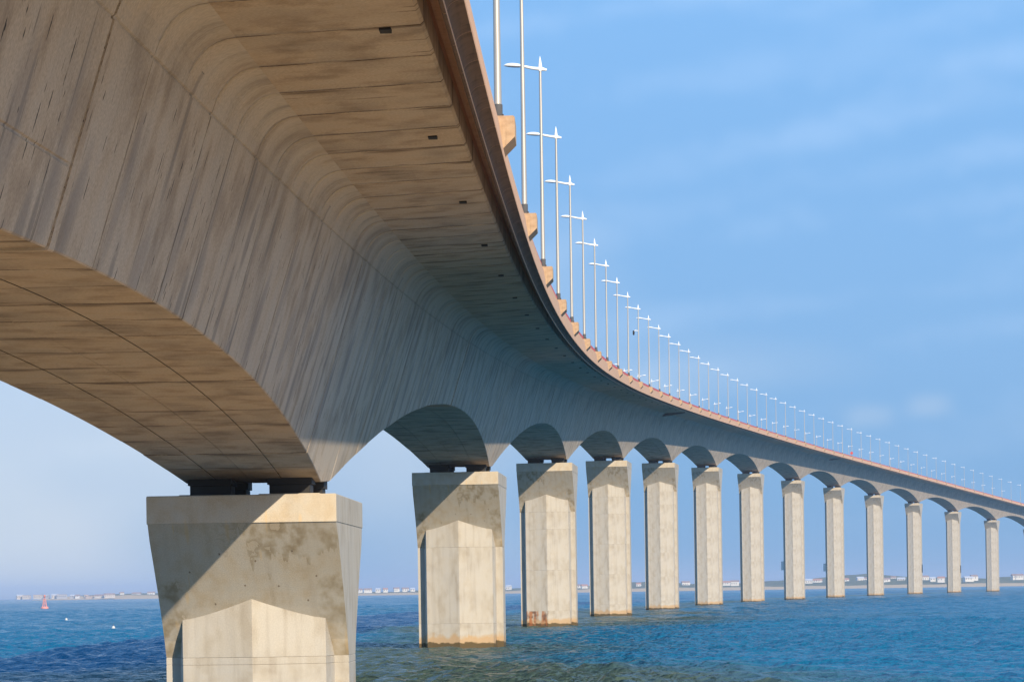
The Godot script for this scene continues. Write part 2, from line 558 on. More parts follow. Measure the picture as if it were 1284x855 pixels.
func build_deck() -> void:
	var deck := thing("bridge_deck", "long curving concrete box girder deck with arched haunches resting on the piers", "bridge")
	var bounds := []
	for k in range(-1, 4):
		var c := k * SPAN
		for j in range(0, 16):
			bounds.append(c - 1.7 - j * 3.54)
			bounds.append(c + 1.7 + j * 3.54)
	bounds.sort()
	var lo := -84.0
	var hi := 385.0
	var list := []
	for b in bounds:
		if b > lo and b < hi:
			list.append(b)
	list.append(hi)
	for i in list.size() - 1:
		var a: float = list[i]
		var b: float = list[i + 1]
		var closure := b - a < 1.0
		var off := 0.0 if closure else rng.randf_range(0.0, 0.014)
		var g := 0.12
		var st_ := [a, a + 0.014, a + 0.016]
		var ins := [off + g, off + g, off]
		if closure:
			st_ = [a, a + 0.02]
			ins = [-0.02, -0.02]
		else:
			var parts := 12 if a < 130.0 else 4
			for k in range(1, parts):
				st_.append(lerpf(a, b, float(k) / parts))
				ins.append(off)
		st_.append_array([b - 0.016, b - 0.014, b] if not closure else [b - 0.01, b])
		ins.append_array([off, off + g, off + g] if not closure else [-0.02, -0.02])
		var o := part(deck, "closure_segment" if closure else "girder_segment", girder_mesh(st_, ins, i), null)
		if closure:
			o.set_meta("label", "narrow pale closing strip at mid span")
	# farther spans, one part each
	var from := 385.04
	while from < LAST - 40.0:
		var to := minf((floor((from - 55.0) / SPAN) + 1.0) * SPAN + 55.0, LAST)
		if to - from < 5.0:
			to += SPAN
		if from < 829.0 and to > 829.0:
			to = 829.0
		var st_ := []
		var ins := []
		var n := int((to - from) / 2.75)
		for k in n + 1:
			st_.append(lerpf(from, to, float(k) / n))
			ins.append(0.0)
		part(deck, "girder_span", girder_mesh(st_, ins, int(from)), null)
		from = to + 0.04
	# stiffened ends at the expansion joints
	for s in [387.0, 829.5]:
		for side in [1.0, -1.0]:
			var st := tool_new()
			var prof := [Vector2(3.9, 6.88), Vector2(4.35, 6.98), Vector2(7.45, 7.38), Vector2(7.45, 7.6), Vector2(4.0, 7.4)]
			rib(st, s, 0.8, prof, side)
			part(deck, "expansion_joint_rib", done(st), M.black)
	# road surface
	var rs := tool_new()
	var q := -84.0
	while q < LAST - 42.0:
		quad(rs, spot(q, 7.4, 8.07), spot(q + 5.5, 7.4, 8.07), spot(q + 5.5, -7.4, 8.07), spot(q, -7.4, 8.07))
		q += 5.5
	part(deck, "road_surface", done(rs), M.asphalt)
	# drain outlets under the right overhang
	var dm := tool_new()
	box(dm, Vector3(-0.09, -0.04, -0.17), Vector3(0.09, 0.1, 0.17), 0.01)
	var drain := done(dm)
	var sd := -63.0
	while sd < 385.0:
		part(deck, "drain_outlet", drain, M.hole, frame_at(sd, 6.95, 7.50))
		sd += 15.5
	build_edges(deck)

func rib(st: SurfaceTool, s: float, thick: float, prof: Array, side: float) -> void:
	var n := prof.size()
	for k in n:
		var a: Vector2 = prof[k]
		var b: Vector2 = prof[(k + 1) % n]
		var q := [spot(s, a.x * side, a.y), spot(s + thick, a.x * side, a.y), spot(s + thick, b.x * side, b.y), spot(s, b.x * side, b.y)]
		if side > 0:
			quad(st, q[0], q[1], q[2], q[3])
		else:
			quad(st, q[1], q[0], q[3], q[2])
		if k > 0 and k < n - 1:
			var c: Vector2 = prof[0]
			tri(st, spot(s, c.x * side, c.y), spot(s, a.x * side, a.y), spot(s, b.x * side, b.y))
			tri(st, spot(s + thick, c.x * side, c.y), spot(s + thick, b.x * side, b.y), spot(s + thick, a.x * side, a.y))

# profile of the edge unit in [outwards, up], closed, counter-clockwise looking along the deck (right side)
func edge_profile() -> Array:
	var p := [Vector2(7.89, 7.46), Vector2(7.93, 7.41), Vector2(7.97, 7.42), Vector2(7.975, 7.47)]
	for k in range(1, 6):    # hollow curve below the face
		var t := k / 5.0
		var a := Vector2(7.975, 7.47)
		var b := Vector2(8.02, 7.60)
		var c := Vector2(8.225, 7.63)
		p.append(a * (1 - t) * (1 - t) + b * 2 * t * (1 - t) + c * t * t)
	p.append_array([Vector2(8.235, 7.66), Vector2(8.10, 8.58), Vector2(8.07, 8.62), Vector2(7.42, 8.62), Vector2(7.40, 8.60), Vector2(7.40, 8.0), Vector2(7.50, 8.0), Vector2(7.50, 8.38), Vector2(7.89, 8.38)])
	return p

func edge_mesh(stations: Array, side: float) -> ArrayMesh:
	var st := tool_new()
	var dark_tone := tool_new()
	var p := edge_profile()
	var n := p.size()
	for i in stations.size() - 1:
		for k in n:
			var a: Vector2 = p[k]
			var b: Vector2 = p[(k + 1) % n]
			var to := dark_tone if (k < 2 or (k >= 3 and k < 8)) else st
			dark_tone.set_smooth_group(1)
			st.set_smooth_group(-1)
			var q := [spot(stations[i], a.x * side, a.y), spot(stations[i + 1], a.x * side, a.y), spot(stations[i + 1], b.x * side, b.y), spot(stations[i], b.x * side, b.y)]
			if side > 0:
				quad(to, q[0], q[1], q[2], q[3])
			else:
				quad(to, q[1], q[0], q[3], q[2])
	st.set_smooth_group(-1)
	for e in [0, stations.size() - 1]:
		var idx := Geometry2D.triangulate_polygon(PackedVector2Array(p))
		for t in range(0, idx.size(), 3):
			var a: Vector2 = p[idx[t]]
			var b: Vector2 = p[idx[t + 1]]
			var c: Vector2 = p[idx[t + 2]]
			var ccw := (b - a).cross(c - a) > 0
			if ccw != ((e == 0) == (side > 0)):
				var keep := b
				b = c
				c = keep
			tri(st, spot(stations[e], a.x * side, a.y), spot(stations[e], b.x * side, b.y), spot(stations[e], c.x * side, c.y))
	var mesh := done(st)
	mesh = done(dark_tone, mesh)
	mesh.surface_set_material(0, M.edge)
	mesh.surface_set_material(1, M.dark_tone)
	return mesh

const LAMP_FIRST := -23.8
const LAMP_GAP := 27.5

func build_edges(deck: Node3D) -> void:
	var unit := LAMP_GAP / 8.0
	var n := 0
	var s := LAMP_FIRST - LAMP_GAP * 2.0 - unit * 0.5
	while s < 560.0:
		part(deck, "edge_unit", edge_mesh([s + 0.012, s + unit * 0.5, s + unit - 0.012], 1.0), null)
		s += unit
		n += 1
	while s < LAST - 45.0:
		var run := []
		for k in 9:
			run.append(s + LAMP_GAP * k / 8.0 + (0.012 if k == 0 else (-0.012 if k == 8 else 0.0)))
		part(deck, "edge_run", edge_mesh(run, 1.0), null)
		s += LAMP_GAP
	s = LAMP_FIRST - LAMP_GAP * 2.0
	while s < LAST - 45.0:
		var run := []
		for k in 9:
			run.append(s + LAMP_GAP * k / 8.0)
		part(deck, "edge_run", edge_mesh(run, -1.0), null)
		s += LAMP_GAP + 0.02
	# red top rail with short posts, one length between lamps
	s = LAMP_FIRST - LAMP_GAP * 2.0
	while s < LAST - 45.0:
		var st := tool_new()
		for k in 5:   # a flat red beam
			var qa := s + 0.02 + (LAMP_GAP - 0.04) * k / 5.0
			var qb := s + 0.02 + (LAMP_GAP - 0.04) * (k + 1) / 5.0
			var cs := [Vector2(7.84, 8.66), Vector2(8.0, 8.66), Vector2(8.0, 8.90), Vector2(7.84, 8.90)]
			for c in 4:
				var e: Vector2 = cs[c]
				var f: Vector2 = cs[(c + 1) % 4]
				quad(st, spot(qa, e.x, e.y), spot(qb, e.x, e.y), spot(qb, f.x, f.y), spot(qa, f.x, f.y))
		for k in 10:
			var q := s + LAMP_GAP * (k + 0.5) / 10.0
			tube(st, [spot(q, 7.9, 8.58), spot(q, 7.9, 8.70)], [0.04, 0.04], 6)
		part(deck, "guard_rail", done(st), M.red)
		s += LAMP_GAP
	# concrete brackets below the lamp posts
	var st := tool_new()
	var prof := [Vector2(-0.1, -0.86), Vector2(-0.02, -0.86), Vector2(0.37, -0.47), Vector2(0.37, -0.03), Vector2(0.34, 0.0), Vector2(-0.1, 0.0)]
	for k in prof.size():
		var a: Vector2 = prof[k]
		var b: Vector2 = prof[(k + 1) % prof.size()]
		quad(st, Vector3(a.x, a.y, 0.75), Vector3(a.x, a.y, -0.75), Vector3(b.x, b.y, -0.75), Vector3(b.x, b.y, 0.75))
		if k > 0 and k < prof.size() - 1:
			var c: Vector2 = prof[0]
			tri(st, Vector3(c.x, c.y, 0.75), Vector3(a.x, a.y, 0.75), Vector3(b.x, b.y, 0.75))
			tri(st, Vector3(c.x, c.y, -0.75), Vector3(b.x, b.y, -0.75), Vector3(a.x, a.y, -0.75))
	var bracket := done(st)
	s = LAMP_FIRST - LAMP_GAP
	while s < LAST - 60.0:
		part(deck, "lamp_bracket", bracket, M.bracket, frame_at(s, 8.08, 8.70))
		if s > 380.0:
			part(deck, "lamp_bracket", bracket, M.bracket, frame_at(s - 6.0, -8.08, 8.70) * Transform3D(Basis(Vector3.UP, PI), Vector3.ZERO))
		s += LAMP_GAP

# ---------------------------------------------------------------- lamps
func make_lamp() -> Dictionary:
	var d := {}
	var st := tool_new()
	tube(st, [Vector3(0, 0.3, 0), Vector3(0, 3.0, 0), Vector3(0, 7.95, 0)], [0.088, 0.074, 0.048], 12)
	d.post = done(st)
	st = tool_new()
	tube(st, [Vector3(0, 0.0, 0), Vector3(0, 0.04, 0), Vector3(0, 0.041, 0), Vector3(0, 0.36, 0), Vector3(0, 0.37, 0)], [0.19, 0.19, 0.105, 0.105, 0.09], 12)
	for k in 4:
		var a := TAU * (k + 0.5) / 4.0
		tube(st, [Vector3(cos(a) * 0.16, 0.03, sin(a) * 0.16), Vector3(cos(a) * 0.16, 0.13, sin(a) * 0.16)], [0.02, 0.02], 6)
	d.collar = done(st)
	st = tool_new()   # arm towards the road, a short tail behind
	tube(st, [Vector3(0.26, 7.90, 0), Vector3(0.1, 7.93, 0), Vector3(-0.3, 7.98, 0), Vector3(-0.75, 8.08, 0)], [0.045, 0.075, 0.062, 0.05], 10)
	d.arm = done(st)
	st = tool_new()   # lens-shaped lantern
	var rows := []
	var n := 9
	for i in n + 1:
		var t := float(i) / n
		var x := -0.66 - t * 0.80
		var w := 0.17 * sqrt(maxf(sin(PI * pow(t, 0.8)), 0.0)) + 0.012
		var up := 0.115 * sqrt(maxf(sin(PI * t), 0.0)) + 0.008
		var y := 8.055 + t * 0.055
		var ring_ := []
		for k in 12:
			var a := TAU * k / 12.0
			ring_.append(Vector3(x, y + (sin(a) * up if sin(a) > 0 else sin(a) * up * 0.45), cos(a) * w))
		rows.append(ring_)
	st.set_smooth_group(1)
	for i in n:
		for k in 12:
			var l := (k + 1) % 12
			quad(st, rows[i][k], rows[i][l], rows[i + 1][l], rows[i + 1][k])
	d.lantern = done(st)
	st = tool_new()   # upright fin on the top of the post
	tube(st, [Vector3(0, 7.86, 0), Vector3(0, 8.02, 0), Vector3(0, 8.25, 0), Vector3(0, 8.46, 0)], [0.07, 0.085, 0.05, 0.006], 8)
	d.fin = done(st)
	return d

func add_lamp(d: Dictionary, at: Transform3D, label: String, group: String) -> Node3D:
	var o := thing("street_lamp", label, "street lamp", at, group)
	part(o, "post", d.post, M.post)
	part(o, "collar", d.collar, M.collar)
	part(o, "arm", d.arm, M.white)
	part(o, "lantern", d.lantern, M.white)
	part(o, "fin", d.fin, M.white)
	return o

const COUNT := ["first", "second", "third", "fourth", "fifth", "sixth", "seventh", "eighth", "ninth", "tenth", "eleventh", "twelfth", "thirteenth", "fourteenth"]

func lamp_label(s: float, edge: String) -> String:
	if s < 0.0:
		return "white armed grey lamp post on the %s deck edge, landward of the widest pier" % edge
	var k := int(s / SPAN)
	var j := int((s - k * SPAN) / LAMP_GAP)
	var where: String = "the widest pier" if k == 0 else "pier %s beyond the widest" % COUNT[k - 1]
	return "%s lamp post past %s, on the %s deck edge" % [COUNT[j], where, edge]

func build_lamps() -> void:
	var d := make_lamp()
	var s := LAMP_FIRST
	var i := 0
	while s < LAST - 90.0:
		var label := lamp_label(s, "near")
		if i == 10:
			label = "slim grey lamp post carrying a small surveillance camera halfway up"
		var o := add_lamp(d, frame_at(s, 8.06, 8.70), label, "lamps along the near edge of the deck")
		if i == 10:
			var st := tool_new()
			tube(st, [Vector3(-0.02, 5.55, 0), Vector3(-0.32, 5.62, 0), Vector3(-0.52, 5.52, 0)], [0.035, 0.05, 0.05], 8)
			var cam := part(o, "camera_arm", done(st), M.white)
			st = tool_new()
			tube(st, [Vector3(-0.52, 5.6, 0), Vector3(-0.52, 5.45, 0), Vector3(-0.52, 5.2, 0), Vector3(-0.52, 5.1, 0)], [0.09, 0.11, 0.1, 0.04], 12)
			part(cam, "camera_dome", done(st), M.black)
		if i == 32:
			var st := tool_new()
			tube(st, [Vector3(-0.05, 1.0, 0.12), Vector3(-0.05, 1.0, 0.16)], [0.42, 0.42], 20)
			part(o, "round_sign", done(st), M.red)
		if s > 395.0:
			add_lamp(d, frame_at(s - 6.0, -8.06, 8.70) * Transform3D(Basis(Vector3.UP, PI), Vector3.ZERO), lamp_label(s, "far"), "lamps along the far edge of the deck")
		s += LAMP_GAP
		i += 1

# ---------------------------------------------------------------- piers
const PIER_HALF := 2.73
const SHAFT_T := 1.25      # half thickness along the bridge
const HEAD_T := 5.0
const CAP_BAND := 0.8
const CAP_DEEP := 4.7
const NOSE_HALF := 2.12
const NOSE_BASE := 2.30
const NOSE_EDGE := 0.86
const NOSE_RIDGE := 1.42

func head_front(y: float) -> float:   # distance of the front face from the axis, y below the top (negative)
	if y > -CAP_BAND:
		return HEAD_T
	var t := clampf((-y - CAP_BAND) / (CAP_DEEP - CAP_BAND), 0.0, 1.0)
	return lerpf(HEAD_T, SHAFT_T, 1.0 - pow(1.0 - t, 1.18))

func cap_mesh(mirrored := false) -> ArrayMesh:
	var head := tool_new()
	var nose := tool_new()
	var ul := 0.68 if mirrored else 0.0
	var ur := 0.0 if mirrored else 0.68
	var ys := [0.0, -0.03, -CAP_BAND, -CAP_BAND - 0.012]
	for k in range(1, 9):
		ys.append(lerpf(-CAP_BAND, -CAP_DEEP, k / 8.0))
	for i in ys.size() - 1:
		var a: float = ys[i]
		var b: float = ys[i + 1]
		var fa := head_front(a) - (0.03 if i == 0 else 0.0) - (0.03 if i == 3 else 0.0)
		var fb := head_front(b) - (0.03 if i == 2 else 0.0)
		var wa := PIER_HALF - (0.03 if i == 0 else 0.0) - (0.02 if i == 3 else 0.0)
		var wb := PIER_HALF - (0.02 if i == 2 else 0.0)
		var va := -a / 8.0 + 0.02
		var vb := -b / 8.0 + 0.02
		for side in [1.0, -1.0]:
			# front and back
			quad(head, Vector3(-wb * side, b, fb * side), Vector3(wb * side, b, fb * side), Vector3(wa * side, a, fa * side), Vector3(-wa * side, a, fa * side), Vector2(ul, vb), Vector2(ur, vb), Vector2(ur, va), Vector2(ul, va))
			# flanks
			quad(nose, Vector3(wb * side, b, fb * side), Vector3(wb * side, b, -fb * side), Vector3(wa * side, a, -fa * side), Vector3(wa * side, a, fa * side), Vector2(0.5 - fb / 8.0, vb), Vector2(0.5 + fb / 8.0, vb), Vector2(0.5 + fa / 8.0, va), Vector2(0.5 - fa / 8.0, va))
	var f := HEAD_T - 0.03
	var w := PIER_HALF - 0.03
	quad(head, Vector3(-w, 0, f), Vector3(w, 0, f), Vector3(w, 0, -f), Vector3(-w, 0, -f))
	# cutwater nose: vertical, running up into the sloping face
	for side in [1.0, -1.0]:
		var cols := [[-NOSE_BASE, 0.0], [-NOSE_HALF, NOSE_EDGE]]
		for k in range(1, 12):
			var x := lerpf(-NOSE_HALF, NOSE_HALF, k / 12.0)
			cols.append([x, NOSE_EDGE + (NOSE_RIDGE - NOSE_EDGE) * pow(1.0 - absf(x) / NOSE_HALF, 1.35)])
		cols.append([NOSE_HALF, NOSE_EDGE])
		cols.append([NOSE_BASE, 0.0])
		for k in cols.size() - 1:
			var xa: float = cols[k][0]
			var xb: float = cols[k + 1][0]
			var za: float = SHAFT_T + cols[k][1]
			var zb: float = SHAFT_T + cols[k + 1][1]
			var ta := meet(za)
			var tb := meet(zb)
			quad(nose, Vector3(xa * side, -CAP_DEEP, za * side), Vector3(xb * side, -CAP_DEEP, zb * side), Vector3(xb * side, tb, zb * side), Vector3(xa * side, ta, za * side),
				Vector2(xa / 8.0 + 0.3, CAP_DEEP / 8.0), Vector2(xb / 8.0 + 0.3, CAP_DEEP / 8.0), Vector2(xb / 8.0 + 0.3, -tb / 8.0), Vector2(xa / 8.0 + 0.3, -ta / 8.0))
	var mesh := done(head)
	mesh = done(nose, mesh)
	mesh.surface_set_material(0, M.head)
	mesh.surface_set_material(1, M.shaft)
	return mesh

func meet(z: float) -> float:   # height at which the sloping face reaches z, a little inside
	var y := -CAP_DEEP
	while y < -CAP_BAND and head_front(y) < z + 0.01:
		y += 0.02
	return y

func section() -> Array:
	# plan of the shaft with both noses, counter-clockwise seen from above: [x, z]
	var half := [Vector2(-PIER_HALF, SHAFT_T), Vector2(-NOSE_BASE, SHAFT_T)]
	for k in 13:
		var x := lerpf(-NOSE_HALF, NOSE_HALF, k / 12.0)
		half.append(Vector2(x, SHAFT_T + NOSE_EDGE + (NOSE_RIDGE - NOSE_EDGE) * pow(1.0 - absf(x) / NOSE_HALF, 1.35)))
	half.append_array([Vector2(NOSE_BASE, SHAFT_T), Vector2(PIER_HALF, SHAFT_T)])
	var out := half.duplicate()
	for p in half:
		out.append(-p)
	return out

# a lift of the shaft from y = 0 up to tall, with a shadow joint at its top
func lift_mesh(tall: float, v0: float, v1: float) -> ArrayMesh:
	var st := tool_new()
	var sec := section()
	var n := sec.size()
	var ys := [0.0, tall - 0.03, tall]
	var ins: Array[float] = [0.0, 0.0, 0.025]
	for i in 2:
		var run := 0.0
		for k in n:
			var p: Vector2 = sec[k]
			var q: Vector2 = sec[(k + 1) % n]
			var pa: Vector2 = p - p.normalized() * ins[i]
			var qa: Vector2 = q - q.normalized() * ins[i]
			var pb: Vector2 = p - p.normalized() * ins[i + 1]
			var qb: Vector2 = q - q.normalized() * ins[i + 1]
			var e := p.distance_to(q)
			var va := lerpf(v0, v1, ys[i] / tall)
			var vb := lerpf(v0, v1, ys[i + 1] / tall)
			quad(st, Vector3(pa.x, ys[i], pa.y), Vector3(qa.x, ys[i], qa.y), Vector3(qb.x, ys[i + 1], qb.y), Vector3(pb.x, ys[i + 1], pb.y), Vector2(run / 8.0, va), Vector2((run + e) / 8.0, va), Vector2((run + e) / 8.0, vb), Vector2(run / 8.0, vb))
			run += e
	for k in n:
		var p: Vector2 = sec[k]
		var q: Vector2 = sec[(k + 1) % n]
		tri(st, Vector3(0, tall, 0), Vector3(p.x - p.normalized().x * 0.025, tall, p.y - p.normalized().y * 0.025), Vector3(q.x - q.normalized().x * 0.025, tall, q.y - q.normalized().y * 0.025))
	return done(st)

const PIER_LABELS := [
	"widest concrete bridge pier, its broad flared head cut by a diagonal shadow",
	"concrete bridge pier next to the widest one, with a pointed cutwater",
	"concrete bridge pier with a rust red stain low on its cutwater",
	"concrete bridge pier next beyond the rust stained one",
	"second concrete bridge pier beyond the rust stained one",
	"third concrete bridge pier beyond the rust stained one",
	"fourth concrete bridge pier beyond the rust stained one",
	"tall bridge pier with a white board on its flank, fifth beyond the rust stained one",
	"tall bridge pier with a white board on its flank, sixth beyond the rust stained",
	"tall bridge pier between those with white boards and those with dark slots",
	"tall bridge pier with a dark slot on its flank, next to the plain one",
	"tall bridge pier with a dark slot on its flank, next to the farthest pier",
	"farthest slim concrete bridge pier standing in the sea",
	"concrete bridge pier beyond the farthest one in view"]

func build_piers() -> void:
	var cap := cap_mesh()
	var cap_turned := cap_mesh(true)
	var lift := lift_mesh(4.0, 0.5, 0.0)
	var base := lift_mesh(4.0, 1.0, 0.0)
	var pad := tool_new()
	box(pad, Vector3(-0.6, 0.09, -0.55), Vector3(0.6, 0.36, 0.55), 0.02)
	box(pad, Vector3(-0.66, 0.362, -0.58), Vector3(0.66, GIRDER_BASE + 0.2, 0.58), 0.02)
	var pad_mesh := done(pad)
	var sill := tool_new()
	box(sill, Vector3(-0.9, -0.02, -0.8), Vector3(0.9, 0.085, 0.8), 0.02)
	var sill_mesh := done(sill)
	for i in 14:
		var s := i * SPAN
		var t := frame_at(s, 0, 0)
		var top := t.origin.y
		t.origin.y = 0.0
		var o := thing("bridge_pier", PIER_LABELS[i], "bridge pier", t, "piers of the bridge")
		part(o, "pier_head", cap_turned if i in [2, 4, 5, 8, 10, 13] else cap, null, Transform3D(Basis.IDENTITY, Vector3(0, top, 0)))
		var b := part(o, "base_block", base, M.rusty if i == 2 else M.tide, Transform3D(Basis.IDENTITY, Vector3(0, -2.4, 0)))
		if i == 2:
			b.set_meta("label", "rust stained foot of the pier")
		var y := 1.6
		var goal := top - CAP_DEEP
		while goal - y > 0.05:
			var tall := minf(4.0, goal - y)
			if goal - y - tall < 1.2:
				tall = goal - y
			var m := lift if absf(tall - 4.0) < 0.01 else lift_mesh(tall, 0.125 * tall, 0.0)
			part(o, "shaft_lift", m, M.shaft, Transform3D(Basis.IDENTITY, Vector3(0, y, 0)))
			y += tall
		for sx in [-1.17, 1.17]:
			for sz in [-2.1, 2.1]:
				var p := part(o, "bearing", pad_mesh, M.black, Transform3D(Basis.IDENTITY, Vector3(sx, top, sz)))
				part(p, "bearing_plate", sill_mesh, M.head if sx > 0 else M.black)
		if i == 10 or i == 11:
			var st := tool_new()
			box(st, Vector3(PIER_HALF - 0.05, 8.0, -0.9), Vector3(PIER_HALF + 0.12, 11.0, 0.9), 0.03)
			part(o, "slot_board", done(st), M.black)
		if i == 7 or i == 8:
			var st := tool_new()
			box(st, Vector3(-PIER_HALF - 0.9, 8.0, -0.1), Vector3(-PIER_HALF - 0.02, 10.4, 0.1), 0.03)
			part(o, "white_board", done(st), M.white)

# ---------------------------------------------------------------- sea
var wave_noise := FastNoiseLite.new()
var chop_noise := FastNoiseLite.new()
var trains := []

func wave_setup() -> void:
	silt_bounce_noise.seed = 15
	silt_bounce_noise.frequency = 0.02
	silt_bounce_noise.fractal_octaves = 5
	wave_noise.seed = 5
	wave_noise.noise_type = FastNoiseLite.TYPE_SIMPLEX
	wave_noise.frequency = 0.02
	wave_noise.fractal_octaves = 2
	chop_noise.seed = 9
	chop_noise.noise_type = FastNoiseLite.TYPE_SIMPLEX
	chop_noise.frequency = 0.4
	chop_noise.fractal_octaves = 3
	chop_noise.fractal_gain = 0.55
	var r := RandomNumberGenerator.new()
	r.seed = 42
	for k in 7:
		var len_: float = [10.0, 6.8, 4.7, 3.6, 2.7, 2.0, 1.5][k]
		var a := deg_to_rad(70.0 + r.randf_range(-38.0, 38.0))
		trains.append([sin(a) * TAU / len_, cos(a) * TAU / len_, len_ * [0.010, 0.012, 0.014, 0.014, 0.014, 0.013, 0.012][k], r.randf() * TAU])

func wave(x: float, z: float, fine: float) -> float:
	var n := wave_noise.get_noise_2d(x, z)
	var y := 0.0
	var warp := n * 5.0
	for k in 7:
		var t: Array = trains[k]
		if k > 3 and fine < 0.5:
			break
		var c := sin(t[0] * x + t[1] * z + t[3] + warp * (1.0 + 0.35 * k))
		y += t[2] * (1.0 - 1.35 * absf(c) if k % 2 == 1 else c)
	y *= 0.75 + n * 0.7
	y += chop_noise.get_noise_2d(x * 0.9, z * 1.15) * 0.15
	return y

# clear blue water; ragged silt along the piers, added under the deck for neutral bounce light
func water_colour(x: float, z: float) -> Color:
	var s := z - 96.0
	var u := (x - plan(clampf(s, -100.0, 1400.0)).x)
	var n := silt_bounce_noise.get_noise_2d(x * 0.6, z * 0.35)
	var band := clampf((u + 19.0 + n * 16.0) / 8.0, 0.0, 1.0) * clampf((7.0 + 24.0 * clampf(1.0 - s / 260.0, 0.0, 1.0) + n * 22.0 - u) / 12.0, 0.0, 1.0)
	band = clampf(band + clampf((n - 0.34) * 2.0, 0.0, 0.2), 0.0, 1.0)
	return Color(0.006, 0.125, 0.225).lerp(Color(0.064, 0.096, 0.072), band)

var silt_bounce_noise := FastNoiseLite.new()

func sea_patch(verts: PackedVector3Array, norms: PackedVector3Array, tints: PackedColorArray, index: PackedInt32Array, x0: float, x1: float, z0: float, z1: float, cell: float, fine: float) -> void:
	# z0..z1 are distances ahead of the camera
	var nx := int(ceil((x1 - x0) / cell))
	var nz := int(ceil((z1 - z0) / cell))
	var start := verts.size()
	var ys := PackedFloat32Array()
	ys.resize((nx + 1) * (nz + 1))
	for j in nz + 1:
		for i in nx + 1:
			ys[j * (nx + 1) + i] = wave(x0 + i * cell, z0 + j * cell, fine)
	for j in nz + 1:
		for i in nx + 1:
			var at_ := j * (nx + 1) + i
			var l := ys[at_ - 1] if i > 0 else ys[at_]
			var r := ys[at_ + 1] if i < nx else ys[at_]
			var b := ys[at_ - nx - 1] if j > 0 else ys[at_]
			var f := ys[at_ + nx + 1] if j < nz else ys[at_]
			verts.append(Vector3(x0 + i * cell, ys[at_], -(z0 + j * cell)))
			tints.append(water_colour(x0 + i * cell, z0 + j * cell))
			norms.append(Vector3((l - r) / (2.0 * cell), 1.0, (f - b) / (2.0 * cell)).normalized())
	for j in nz:
		for i in nx:
			var a := start + j * (nx + 1) + i
			var b := a + 1
			var c := a + nx + 1
			var d := c + 1
			index.append_array([a, c, b, b, c, d])

func build_sea() -> void:
	wave_setup()
	var v := PackedVector3Array()
	var n := PackedVector3Array()
	var ix := PackedInt32Array()
	var tint := PackedColorArray()
	sea_patch(v, n, tint, ix, -85.0, 105.0, 96.0, 336.0, 0.42, 1.0)
	sea_patch(v, n, tint, ix, -230.0, 250.0, 336.0, 876.0, 1.25, 1.0)
	sea_patch(v, n, tint, ix, -560.0, 560.0, 876.0, 2076.0, 3.4, 1.0)
	# wide water beyond and to the sides
	var flat := func(x0: float, x1: float, z0: float, z1: float) -> void:
		var a := v.size()
		for p in [[x0, z0], [x1, z0], [x0, z1], [x1, z1]]:
			v.append(Vector3(p[0], 0.0, -p[1]))
			n.append(Vector3.UP)
			tint.append(Color(0.006, 0.125, 0.225))
		ix.append_array([a, a + 2, a + 1, a + 1, a + 2, a + 3])
	flat.call(-1500.0, -85.0, 60.0, 336.0)
	flat.call(105.0, 1500.0, 60.0, 336.0)
	flat.call(-85.0, 105.0, 60.0, 96.0)
	flat.call(-1500.0, -230.0, 336.0, 876.0)
	flat.call(250.0, 1500.0, 336.0, 876.0)
	flat.call(-1500.0, -560.0, 876.0, 2076.0)
	flat.call(560.0, 1500.0, 876.0, 2076.0)
	flat.call(-6000.0, 6000.0, 2076.0, 14000.0)
	var arrays := []
	arrays.resize(Mesh.ARRAY_MAX)
	arrays[Mesh.ARRAY_VERTEX] = v
	arrays[Mesh.ARRAY_NORMAL] = n
	arrays[Mesh.ARRAY_COLOR] = tint
	arrays[Mesh.ARRAY_INDEX] = ix
	var mesh := ArrayMesh.new()
	mesh.add_surface_from_arrays(Mesh.PRIMITIVE_TRIANGLES, arrays)
	structure("sea", mesh, M.sea, "choppy blue green sea around the bridge piers", "sea")
	# beach on which the photographer stands, under the near span
	var st := tool_new()
	st.set_smooth_group(1)
	var beach_noise := FastNoiseLite.new()
	beach_noise.seed = 3
	beach_noise.frequency = 0.05
	var hgt := func(x: float, z: float) -> float:
		return clampf((84.0 - z) * 0.035, -1.2, 1.75) + beach_noise.get_noise_2d(x, z) * 0.25
	for j in 30:
		for i in 40:
			var xa := -200.0 + i * 10.0
			var za := -190.0 + j * 9.5
			var q := [Vector3(xa, hgt.call(xa, za), -za), Vector3(xa + 10, hgt.call(xa + 10, za), -za), Vector3(xa + 10, hgt.call(xa + 10, za + 9.5), -za - 9.5), Vector3(xa, hgt.call(xa, za + 9.5), -za - 9.5)]
			quad(st, q[0], q[1], q[2], q[3])
	structure("beach", done(st), M.sand, "sandy beach under the landward end of the bridge", "beach")

# ---------------------------------------------------------------- far shore
func shore_z(x: float) -> float:
	var t := clampf((x + 700.0) / 1400.0, 0.0, 1.0)
	return lerpf(4700.0, 3350.0, t)

